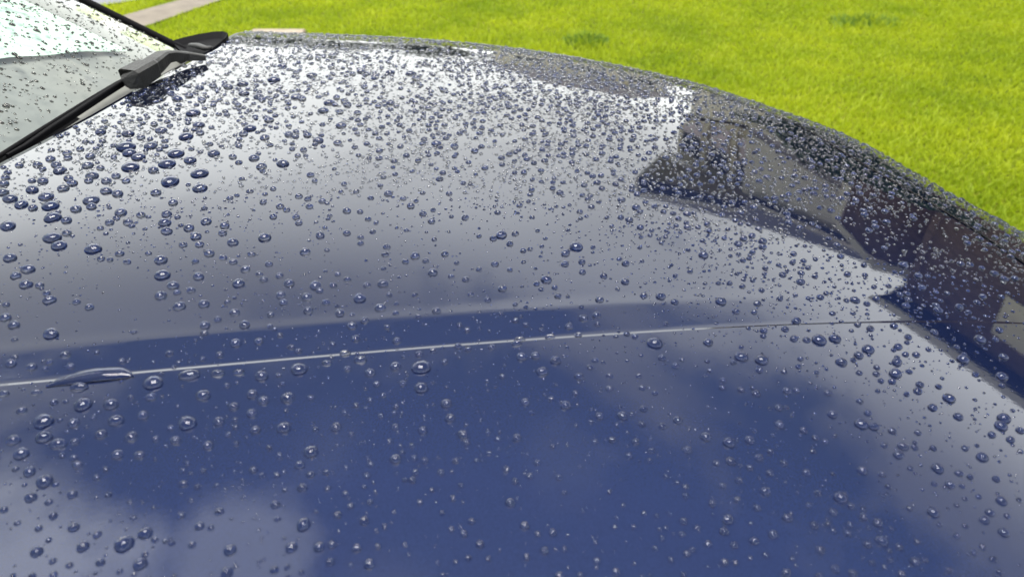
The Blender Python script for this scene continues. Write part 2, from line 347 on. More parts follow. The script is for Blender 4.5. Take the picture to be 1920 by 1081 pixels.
M['tuft'] = simple('dark_weed', (.12, .22, .018), .6, noise_amt=.3, nscale=30)
for (tx, ty, wdt, lb) in ((.46, 4.72, .14, 'small dark green tuft in the lawn beyond the middle of the bonnet'), (2.39, 5.22, .24, 'wider dark green patch of weed near the top right of the lawn')):
    n = 420; a = rng.random(n) * 6.28; q = rng.random(n) ** .6 * wdt; bx, by = q * np.cos(a), q * np.sin(a) * .7; h = (.055 + .03 * rng.random(n)) * (1.15 - q / wdt * .6); la = rng.random(n) * 6.28; ww = .004
    V = np.stack([np.stack([bx - ww, by, 0 * bx], -1), np.stack([bx + ww, by, 0 * bx], -1), np.stack([bx + .03 * np.cos(la), by + .03 * np.sin(la), h], -1)], 1).reshape(-1, 3)
    t_ = mesh_np('weed_tuft', V, np.arange(n * 3).reshape(-1, 3), M['tuft'], smooth=False); t_.location = (tx, ty, 0); tag(t_, lb, 'weed', 'dark weeds in the lawn')

# ------------------------------------------------------------------ the car
car = empty('car', (0, 0.2, 0)); tag(car, 'dark metallic blue car, its wet bonnet covered in rain beads, standing beside the lawn', 'car')
def put(o, parent=None):                     # parent keeping world place
    par = parent or car; o.parent = par; o.location = o.location - par.location if not par.parent else o.location
    return o
ts = np.concatenate([np.linspace(0, 1, 260) ** 1.0])
srow = np.unique(np.round(np.concatenate([np.arange(-2.1, -.03, .012), np.arange(-.03, -.006, .003), np.arange(-.006, .016, .0008), np.arange(.016, .06, .004), np.arange(.06, .1, .002), np.arange(.1, 1.95, .008), np.arange(1.95, 2.6, .02)]), 5))
Ug = np.zeros((len(srow), len(ts))); Vg = np.zeros_like(Ug)
for i, s in enumerate(srow):
    ur = -.8
    for _ in range(6): ur = float(rear(s + crease(ur)))
    u_ = ur + (1.75 - ur) * ts; Ug[i] = u_; Vg[i] = s + crease(u_)
Dg = sdist(Ug, Vg); Zg = hood(Ug, Vg, Dg)
P3 = WP(Ug, Vg, Zg); nr, nc = Ug.shape
# skirt: a turned-down lip along the rear edge
idx = np.arange(nr * nc).reshape(nr, nc)
Q = np.stack([idx[:-1, :-1], idx[:-1, 1:], idx[1:, 1:], idx[1:, :-1]], -1).reshape(-1, 4)
dq = Dg[:-1, :-1].ravel(); zq = P3[:-1, :-1, 2].ravel(); sideq = (Vg[:-1, :-1].ravel() > .3)
SEAM = 0.155
lip = P3[:, 0].copy(); lip[:, 2] -= .02; lip[:, 0] -= .0005
V = np.concatenate([P3.reshape(-1, 3), lip]); li = nr * nc + np.arange(nr)
LQ = np.stack([idx[:-1, 0], idx[1:, 0], li[1:], li[:-1]], -1)[np.where(Dg[:-1, 0] > SEAM)[0]]
def compact(V, Qs):
    used, inv = np.unique(Qs, return_inverse=True); return V[used], inv.reshape(Qs.shape)
mB = (dq > SEAM); mF = (dq <= SEAM) & (zq > .28) & (dq > -1.25)
V1, Q1 = compact(V, np.concatenate([Q[mB], LQ])); V2, Q2 = compact(V, Q[mF])
off = np.array(car.location)
def carmesh(name, V, Qs, mat, parent=None, smooth=True): return mesh_np(name, V - off, Qs, mat, parent or car, smooth)
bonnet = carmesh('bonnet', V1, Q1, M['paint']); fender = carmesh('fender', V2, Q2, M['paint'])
# dark panel gap following the fender line
N_ = PL[1:-1] - PL[:-2]; pts = PL[1:-1]; nrm = np.stack([N_[:, 1], -N_[:, 0]], -1); nrm /= np.linalg.norm(nrm, axis=1, keepdims=True)
c0 = pts + nrm * (SEAM - .0035); c1 = pts + nrm * (SEAM + .0035)
sel = (pts[:, 0] > -.74)
c0 = c0[sel]; c1 = c1[sel]
A = WP(c0[:, 0], c0[:, 1], hood(c0[:, 0], c0[:, 1]) + .0012); B = WP(c1[:, 0], c1[:, 1], hood(c1[:, 0], c1[:, 1]) + .0012)
V = np.concatenate([A, B]); n_ = len(A); q = np.arange(n_ - 1)
carmesh('panel_gap', V, np.stack([q, q + 1, q + 1 + n_, q + n_], -1), M['black'])

# windscreen
def ubase(v): return np.interp(v, [-1.3, -.6, .2, .8, 1.24, 1.6, 1.87, 1.95], [-.70, -.78, -.86, -.87, -.862, -.85, -.815, -.805])
def glass(v, bb, lift=0.0):
    v = np.asarray(v, float); bb = np.asarray(bb, float)
    edge = np.exp(-(1.95 - v) / .13) - 1; c = (v - .55) / 1.4
    return ubase(v) - .86 * bb - .5 * lift, v - .06 * bb * c - .2 * bb * (c > 0) * c * 0, .93 + .5 * bb + .86 * lift - .045 * np.exp(-(1.95 - v) / .13) * 1.0 + .0
gv = np.concatenate([np.linspace(-1.3, 1.5, 50), np.linspace(1.52, 1.95, 30)]); gb = np.linspace(0, 1.7, 40)
GV, GB = np.meshgrid(gv, gb, indexing='ij'); gx, gy, gz = glass(GV, GB)
idg = np.arange(GV.size).reshape(GV.shape); QG = np.stack([idg[:-1, :-1], idg[1:, :-1], idg[1:, 1:], idg[:-1, 1:]], -1).reshape(-1, 4)
carmesh('windscreen', WP(gx, gy, gz).reshape(-1, 3), QG, M['glass'])
# trim along the far pillar and roof side
bm = bmesh.new(); px_ = [glass(1.955, bq, .004) for bq in np.linspace(-.02, 1.7, 24)]
tube(bm, [Vector(wp(*map(float, q))) - Vector(off) for q in px_], [(.0055, .0045)] * 24, 10); obj('pillar_trim', bm, M['black'], car, True)
bm = bmesh.new(); px_ = [glass(vq, 0.0, .004) for vq in np.linspace(-1.3, 1.93, 60)]
tube(bm, [Vector(wp(*map(float, q))) - Vector(off) for q in px_], [(.0022, .002)] * 60, 8); obj('windscreen_seal', bm, M['black'], car, True)
# cowl: grey scuttle panel between bonnet and glass
cv = np.linspace(-1.3, 2.02, 120); rr = rear(cv); zz = hood(rr, cv); ub = ubase(np.minimum(cv, 1.95))
cols = []
for f, dz in ((1.03, -.075), (.97, -.035), (.80, -.022), (.5, -.018), (.3, -.02), (.12, -.03), (-.25, -.045)):
    uu = ub + (rr - ub) * f; z_ = .93 + (zz - .93) * f + dz; cols.append(WP(uu, cv, z_))
C = np.stack(cols, 1); ic = np.arange(C.shape[0] * C.shape[1]).reshape(C.shape[:2])
QC = np.stack([ic[:-1, :-1], ic[1:, :-1], ic[1:, 1:], ic[:-1, 1:]], -1)
carmesh('cowl', C.reshape(-1, 3), QC[:, 1:].reshape(-1, 4), M['cowl']); carmesh('cowl_channel', compact(C.reshape(-1, 3), QC[:, :1].reshape(-1, 4))[0], compact(C.reshape(-1, 3), QC[:, :1].reshape(-1, 4))[1], M['black'])
_u0 = -1.0; FX = [(-1.5, -1.1), (-.60, -1.1), (-.60, 2.1), (-1.5, 2.1)]
bm = bmesh.new(); bm.faces.new([bm.verts.new(Vector(wp(a, c, .845)) - Vector(off)) for a, c in FX]); obj('scuttle_tray', bm, M['black'], car)
# black corner piece where cowl, pillar and fender meet
cpx = [(321, 77), (345, 70), (372, 64), (400, 59.5), (418, 58.5), (427, 62), (424, 70), (410, 82), (396, 93), (380, 101), (362, 104), (340, 97)]
top = [on_plane(a, c, .925) for a, c in cpx]; cen = np.mean(np.array(top), 0)
bm = bmesh.new()
outer = [bm.verts.new(Vector(wp(*q)) - Vector(off)) for q in top]
inner = [bm.verts.new(Vector(wp(*(cen + (np.array(q) - cen) * .72 + np.array([0, 0, -.012])))) - Vector(off)) for q in top]
low_ = [bm.verts.new(Vector(wp(q[0], q[1], q[2] - .09)) - Vector(off)) for q in top]
n_ = len(top)
for i in range(n_):
    j = (i + 1) % n_; bm.faces.new((outer[i], outer[j], inner[j], inner[i])); bm.faces.new((low_[i], low_[j], outer[j], outer[i]))
bm.faces.new(inner); obj('cowl_corner', bm, M['black'], car)
bm = bmesh.new(); cpts = [on_plane(a, c, .928) for a, c in ((356, 84), (370, 86), (385, 91), (398, 90))]
tube(bm, [Vector(wp(*q)) - Vector(off) for q in cpts], [(.004, .002), (.006, .003), (.005, .003), (.003, .002)], 6); obj('cowl_clip', bm, M['wiper'], car, True)
# wiper
def up(a, c, z): return Vector(wp(*on_plane(a, c, z))) - Vector(off)
def flat_tube(bm, pts, wh):
    """rectangular section bar with small chamfers; wh = (half width, half height) per point"""
    rings = []
    for i, p in enumerate(pts):
        d = (pts[min(i + 1, len(pts) - 1)] - pts[max(i - 1, 0)]).normalized(); a = d.cross(Vector((0, 0, 1))).normalized(); b_ = a.cross(d)
        w, h = wh[i]; k = .3
        sec = [(-w, -h), (w, -h), (w, h * (1 - k)), (w * (1 - k), h), (-w * (1 - k), h), (-w, h * (1 - k))]
        rings.append([bm.verts.new(p + a * x + b_ * y) for x, y in sec])
    for i in range(len(rings) - 1):
        for k in range(6): bm.faces.new((rings[i][k], rings[i][(k + 1) % 6], rings[i + 1][(k + 1) % 6], rings[i + 1][k]))
    bm.faces.new(rings[0][::-1]); bm.faces.new(rings[-1])
bm = bmesh.new(); flat_tube(bm, [up(384, 108, .945), up(350, 105, .955), up(322, 104, .965), up(305, 107, .968), up(290, 119, .966), up(276, 130, .962)], [(.004, .003), (.006, .0045), (.0075, .0055), (.0085, .006), (.0095, .007), (.0105, .0075)])
arm = obj('wiper_arm', bm, M['wiper'], car)
bm = bmesh.new(); flat_tube(bm, [up(283, 124, .966), up(278, 127, .968), up(245, 147, .962), up(239, 151, .958)], [(.008, .006), (.0125, .0085), (.0135, .0095), (.0105, .007)])
obj('wiper_hinge', bm, M['wiper'], car)
bm = bmesh.new(); flat_tube(bm, [up(240, 148, .948), up(196, 176, .945), up(148, 208, .943), (up(98, 240, .942)), up(46, 275, .94), up(14, 293, .94)], [(.0028, .003), (.0026, .003), (.0024, .0028), (.0022, .0025), (.002, .002), (.0015, .002)])
obj('wiper_blade', bm, M['black'], car)
# interior seen through the glass
DV, DB = np.meshgrid(np.linspace(-1.2, 1.9, 20), np.linspace(0, 1, 12), indexing='ij')
du = ubase(DV) - .03 - 1.35 * DB; dz = .905 + .55 * DB
du, _dv, dz = glass(DV, .004 + DB * .6, -.05); idd = np.arange(DV.size).reshape(DV.shape); QD = np.stack([idd[:-1, :-1], idd[1:, :-1], idd[1:, 1:], idd[:-1, 1:]], -1).reshape(-1, 4)
carmesh('dashboard', WP(du, DV, dz).reshape(-1, 3), QD, M['dash'])
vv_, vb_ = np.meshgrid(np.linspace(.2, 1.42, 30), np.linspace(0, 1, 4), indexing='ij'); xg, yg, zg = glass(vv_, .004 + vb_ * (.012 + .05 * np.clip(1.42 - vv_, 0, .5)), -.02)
iv = np.arange(vv_.size).reshape(vv_.shape); carmesh('added_dark_strip', WP(xg, yg, zg).reshape(-1, 3), np.stack([iv[:-1, :-1], iv[1:, :-1], iv[1:, 1:], iv[:-1, 1:]], -1).reshape(-1, 4), M['black'])  # added black strip, standing in for the shade low on the windscreen
sv, sb = np.meshgrid(np.linspace(-.4, 1.80, 90), np.linspace(0, 1, 24), indexing='ij')
b_lo = .115 + .10 * np.clip((1.80 - sv) / .3, 0, 4) ; bb = b_lo + (1.62 - b_lo) * sb
ux, vx, zx = glass(sv, bb, -.03); zx = zx + .0015 * np.sin(sv * 42)
ids = np.arange(sv.size).reshape(sv.shape); QS = np.stack([ids[:-1, :-1], ids[1:, :-1], ids[1:, 1:], ids[:-1, 1:]], -1).reshape(-1, 4)
shd = mesh_np('sunshade', WP(ux, vx, zx).reshape(-1, 3), QS, M['shade']); tag(shd, 'pale folding sunshade behind the wet windscreen', 'sunshade')

# ------------------------------------------------------------------ house and planting reflected in the bonnet
M['greyroof'] = simple('grey_tiles', (.14, .13, .14), .8, noise_amt=.2, nscale=5)
M['cream'] = simple('cream_render', (.88, .80, .66), .85, noise_amt=.08, nscale=2)
M['siding'] = simple('pale_weatherboard', (.86, .82, .74), .7, noise_amt=.06, nscale=3)
M['brown'] = simple('brown_soffit', (.68, .56, .49), .7, noise_amt=.15, nscale=2)
M['tile'] = simple('brown_brick', (.17, .115, .10), .9, noise_amt=.3, nscale=8)
M['darkroof'] = simple('charcoal_roof', (.025, .028, .045), .6, noise_amt=.2, nscale=6)
M['gutter'] = simple('pale_gutter', (.80, .74, .65), .5)
M['pane'] = simple('dark_window_pane', (.012, .02, .035), .06)
M['curtain'] = simple('lilac_curtain', (.95, .82, .98), .9, noise_amt=.12, nscale=14)
M['driv'] = simple('dark_timber', (.03, .022, .02), .6)
HZ = empty('house', (14 * math.sin(R(27.3)), 14 * math.cos(R(27.3)), 0), R(-27.3))
tag(HZ, 'two storey cream weatherboard house with charcoal roof and brown gable across the lawn', 'house')
def hbox(name, x0, x1, y0, y1, z0, z1, mat, parent=None): return box(name, ((x0 + x1) / 2, (y0 + y1) / 2, (z0 + z1) / 2), (x1 - x0, y1 - y0, z1 - z0), mat, parent or HZ)
hbox('wall', -3.0, -1.3, 1.2, 8, 0, 5.70, M['cream'])
hbox('wall', -1.3, 2.6, 0, 8, 0, 5.35, M['siding'])
for k in range(16):                                   # weatherboards
    hbox('weatherboard', -1.28, 2.58, -.05 , -.002, 2.2 + k * .195, 2.2 + k * .195 + .175, M['siding'])
for i, x in enumerate((-2.9, -2.25, -1.6)):
    w = hbox('window', x, x + .47 - .03 * i, 1.10, 1.195, 4.05, 5.45, M['gutter'])
    hbox('pane', x + .03, x + .44 - .03 * i, 1.06, 1.095, 4.85, 5.40, M['pane'], w).location -= Vector((0, 0, 0))
    hbox('curtain', x + .03, x + .44 - .03 * i, 1.06, 1.095, 4.10, 4.82, M['curtain'], w)
    hbox('pillar', x + .50, x + .60, .9, 1.19, 3.6, 5.6, M['cream'])
hbox('floor_band', -3.05, -1.25, .95, 1.19, 3.3, 3.6, M['driv'])
prism('soffit', [(-3.3, -.9, 5.78), (-1.2, -.3, 5.60), (-1.2, 1.3, 5.62), (-3.3, 1.3, 5.80)], (0, 0, .06), M['brown'])
bpy.data.objects['soffit'].parent = HZ
pr = prism('fascia', [(-3.35, -.96, 5.78), (-1.2, -.36, 5.56), (-1.2, -.36, 5.74), (-3.35, -.96, 6.16)], (0, .05, 0), M['darkroof']); pr.parent = HZ
pr = prism('gutter', [(-3.36, -1.02, 6.10), (-1.15, -.42, 5.72), (-1.15, -.42, 5.79), (-3.36, -1.02, 6.19)], (0, .05, 0), M['gutter']); pr.parent = HZ
hbox('gutter', -1.15, 2.72, -.48, -.40, 5.36, 5.45, M['gutter'])
hbox('fascia', -1.15, 2.7, -.39, -.32, 5.2, 5.4, M['darkroof'])
pr = prism('roof', [(-3.36, -.9, 6.16), (-3.36, 5, 7.4), (2.8, 5, 7.4), (2.8, -.32, 5.44), (-1.15, -.32, 5.44)], (0, 0, .09), M['darkroof']); pr.parent = HZ
# brown brick gable wing in front
WY = -2.4
pr = prism('gable_wall', [(.55, WY, 0), (4.2, WY, 0), (4.2, WY, 3.35), (3.2, WY, 3.75), (1.25, WY, 4.75), (.55, WY, 4.3)], (0, 2.3, 0), M['tile']); pr.parent = HZ
for a, c in (((.50, WY - .12, 4.20), (1.25, WY - .12, 4.80)), ((1.25, WY - .12, 4.80), (4.45, WY - .12, 3.25))):
    pr = prism('barge_board', [a, c, (c[0], c[1], c[2] + .20), (a[0], a[1], a[2] + .20)], (0, .1, 0), M['gutter']); pr.parent = HZ
hbox('downpipe', .40, .52, WY - .1, WY, .2, 4.2, M['gutter'])
for x, z in ((1.9, 2.2), (3.3, 1.5)):
    w = hbox('window', x, x + .85, WY - .06, WY - .003, z, z + 1.0, M['gutter']); hbox('pane', x + .05, x + .8, WY - .10, WY - .063, z + .05, z + .95, M['pane'], w)
pr = prism('verandah_roof', [(-1.2, -1.3, 2.9), (2.45, -1.3, 2.9), (2.45, -.06, 3.5), (-1.2, -.06, 3.5)], (0, 0, .07), M['greyroof']); pr.parent = HZ
hbox('gutter', -1.25, 2.5, -1.4, -1.31, 2.86, 2.98, M['gutter'])
for x in (-1.1, .6, 2.3): hbox('verandah_post', x, x + .1, -1.25, -1.15, 0, 2.88, M['gutter'])
w = hbox('window', 1.25, 2.05, -.13, -.055, 3.9, 4.8, M['gutter']); hbox('pane', 1.31, 1.99, -.17, -.133, 3.96, 4.74, M['pane'], w)
hbox('corner_board', -1.34, -1.22, -.10, -.003, 0, 5.3, M['gutter']); hbox('corner_board', 2.5, 2.62, -.10, -.003, 0, 5.3, M['gutter'])
pr = prism('barge_board', [(-3.38, -1.06, 5.80), (-3.38, 1.4, 5.80), (-3.38, 1.4, 5.98), (-3.38, -1.06, 5.98)], (.04, 0, 0), M['gutter']); pr.parent = HZ
pr = prism('trim', [(-3.2, 1.17, 5.60), (-1.25, 1.17, 5.46), (-1.25, 1.17, 5.56), (-3.2, 1.17, 5.72)], (0, .02, 0), M['gutter']); pr.parent = HZ
for k in range(9):
    hbox('brick_course', .57, 4.18, WY - .025, WY - .003, .6 + k * .34, .6 + k * .34 + .28, M['tile'])
# nearer wing with pale eaves
WZ = empty('garage', (10.8 * math.sin(R(35.2)), 10.8 * math.cos(R(35.2)), 0), R(-47)); tag(WZ, 'brown brick garage wing with pale eaves and cream roller door beside the house', 'garage')
def gbox(name, x0, x1, y0, y1, z0, z1, mat): return box(name, ((x0 + x1) / 2, (y0 + y1) / 2, (z0 + z1) / 2), (x1 - x0, y1 - y0, z1 - z0), mat, WZ)
gbox('wall', .25, 9, 0, 4, 0, 4.9, M['tile'])
gbox('eave', 0, 9.5, -.55, 4, 4.95, 5.12, M['driv']); gbox('gutter', -.08, 9.6, -.66, -.56, 5.0, 5.17, M['gutter'])
gbox('roller_door', 1.45, 2.9, -.06, -.003, 3.3, 4.4, M['cream'])
for x in (.0, 3.5): gbox('corner_board', x + .2, x + .30, -.08, -.003, 0, 4.9, M['tile'])
pr = prism('roof', [(0, -.55, 5.14), (0, 4, 5.9), (9.5, 4, 5.9), (9.5, -.55, 5.14)], (0, 0, .08), M['darkroof']); pr.parent = WZ
def leafcloud(name, mat, parent, centres, n, size):
    cs = np.array(centres, float); k = rng.integers(0, len(cs), n); d = rng.normal(size=(n, 3)); d /= np.linalg.norm(d, axis=1, keepdims=True)
    P = cs[k, :3] + d * cs[k, 3:4] * (rng.random((n, 1)) ** .35) * np.array([1, 1, .85]); a = rng.normal(size=(n, 3)); a /= np.linalg.norm(a, axis=1, keepdims=True)
    b_ = np.cross(a, rng.normal(size=(n, 3))); b_ /= np.linalg.norm(b_, axis=1, keepdims=True); s = size * (.6 + .8 * rng.random((n, 1)))
    V = np.stack([P - a * s, P + b_ * s * .5, P + a * s, P - b_ * s * .5], 1).reshape(-1, 3); i = np.arange(n)[:, None] * 4
    return mesh_np(name, V, i + [0, 1, 2, 3], mat, parent, smooth=False)
M['leaf_dark'] = simple('dark_leaf', (.022, .05, .016), .5, noise_amt=.5, nscale=3)
M['leaf_grey'] = simple('grey_green_leaf', (.06, .075, .045), .6, noise_amt=.4, nscale=1)
M['bark'] = simple('bark', (.09, .07, .05), .9, noise_amt=.3, nscale=12)
def shrub(az, dist, cs, label, n=5000, size=.06):
    t_ = empty('shrub', (dist * math.sin(R(az)), dist * math.cos(R(az)), 0), R(-az)); tag(t_, label, 'shrub', 'shrubs before the house')
    leafcloud('foliage', M['leaf_dark'], t_, cs, n, size); bm = bmesh.new(); tube(bm, [(0, 0, 0), (.03, 0, .5), (0, .02, 1.1)], [.05, .04, .02], 8); obj('stem', bm, M['bark'], t_, True)
shrub(24.5, 9.6, [(-.3, 0, 1.6, .6), (.4, .1, 2.1, .62), (1.0, 0, 1.6, .55), (.2, 0, .9, .8)], 'dark rounded shrub in front of the weatherboard wall')
shrub(31, 9.2, [(-.3, 0, 1.2, .6), (.3, .1, 1.35, .6), (.8, 0, 1.0, .6), (0, 0, .6, .6)], 'lower dark shrub before the brown brick gable')
NZ = empty('neighbour_house', (23 * math.sin(R(8.5)), 23 * math.cos(R(8.5)), 0), R(-8.5)); tag(NZ, 'low pale house with grey pitched roof, left of the weatherboard house', 'house')
def nbox(name, x0, x1, y0, y1, z0, z1, mat, parent=None): return box(name, ((x0 + x1) / 2, (y0 + y1) / 2, (z0 + z1) / 2), (x1 - x0, y1 - y0, z1 - z0), mat, parent or NZ)
nbox('wall', -3.6, 2.2, 0, 6, 0, 3.3, M['cream'])
for x in (-2.9, -1.1, .8):
    w = nbox('window', x, x + 1.0, -.06, -.003, 1.2, 2.5, M['gutter']); nbox('pane', x + .06, x + .94, -.10, -.063, 1.26, 2.44, M['pane'], w)
bm = bmesh.new(); vv = [bm.verts.new(q) for q in ((-4, -.5, 3.32), (2.6, -.5, 3.32), (2.6, 6.5, 3.32), (-4, 6.5, 3.32), (-2.0, 3, 5.4), (1.3, 3, 5.4))]
for f in ((0, 1, 5, 4), (1, 2, 5), (2, 3, 4, 5), (3, 0, 4), (3, 2, 1, 0)): bm.faces.new([vv[q] for q in f])
obj('roof', bm, M['greyroof'], NZ)
def tree(az, dist, h, label, w=1.0):
    t_ = empty('tree', (dist * math.sin(R(az)), dist * math.cos(R(az)), 0), R(az * 3)); tag(t_, label, 'tree', 'trees far beyond the lawn')
    bm = bmesh.new(); tube(bm, [(0, 0, 0), (.1, 0, h * .35), (-.05, .1, h * .7)], [.22, .16, .06], 10)
    tube(bm, [(.08, 0, h * .33), (.9 * w, .2, h * .6)], [.09, .03], 8); tube(bm, [(.05, 0, h * .4), (-.8 * w, -.2, h * .66)], [.09, .03], 8); obj('trunk', bm, M['bark'], t_, True)
    rs = [(random.uniform(-1.5, 1.5) * w, random.uniform(-1.5, 1.5) * w, h * random.uniform(.45, .85), random.uniform(.7, 1.3) * w) for _ in range(9)]
    leafcloud('crown', M['leaf_grey'], t_, rs, 5000, .16)
for i, (az, d, h, w, lb) in enumerate([(-40, 34, 4.4, 1.5, 'broad grey green tree, leftmost beyond the road'), (-27, 38, 4.9, 1.6, 'tall grey green tree second from left beyond the road'), (-15, 36, 4.2, 1.7, 'wide tree beyond the road straight past the windscreen corner'), (-4, 40, 4.6, 1.6, 'low grey green tree rightmost in the far row')]):
    tree(az, d, h, lb, w)

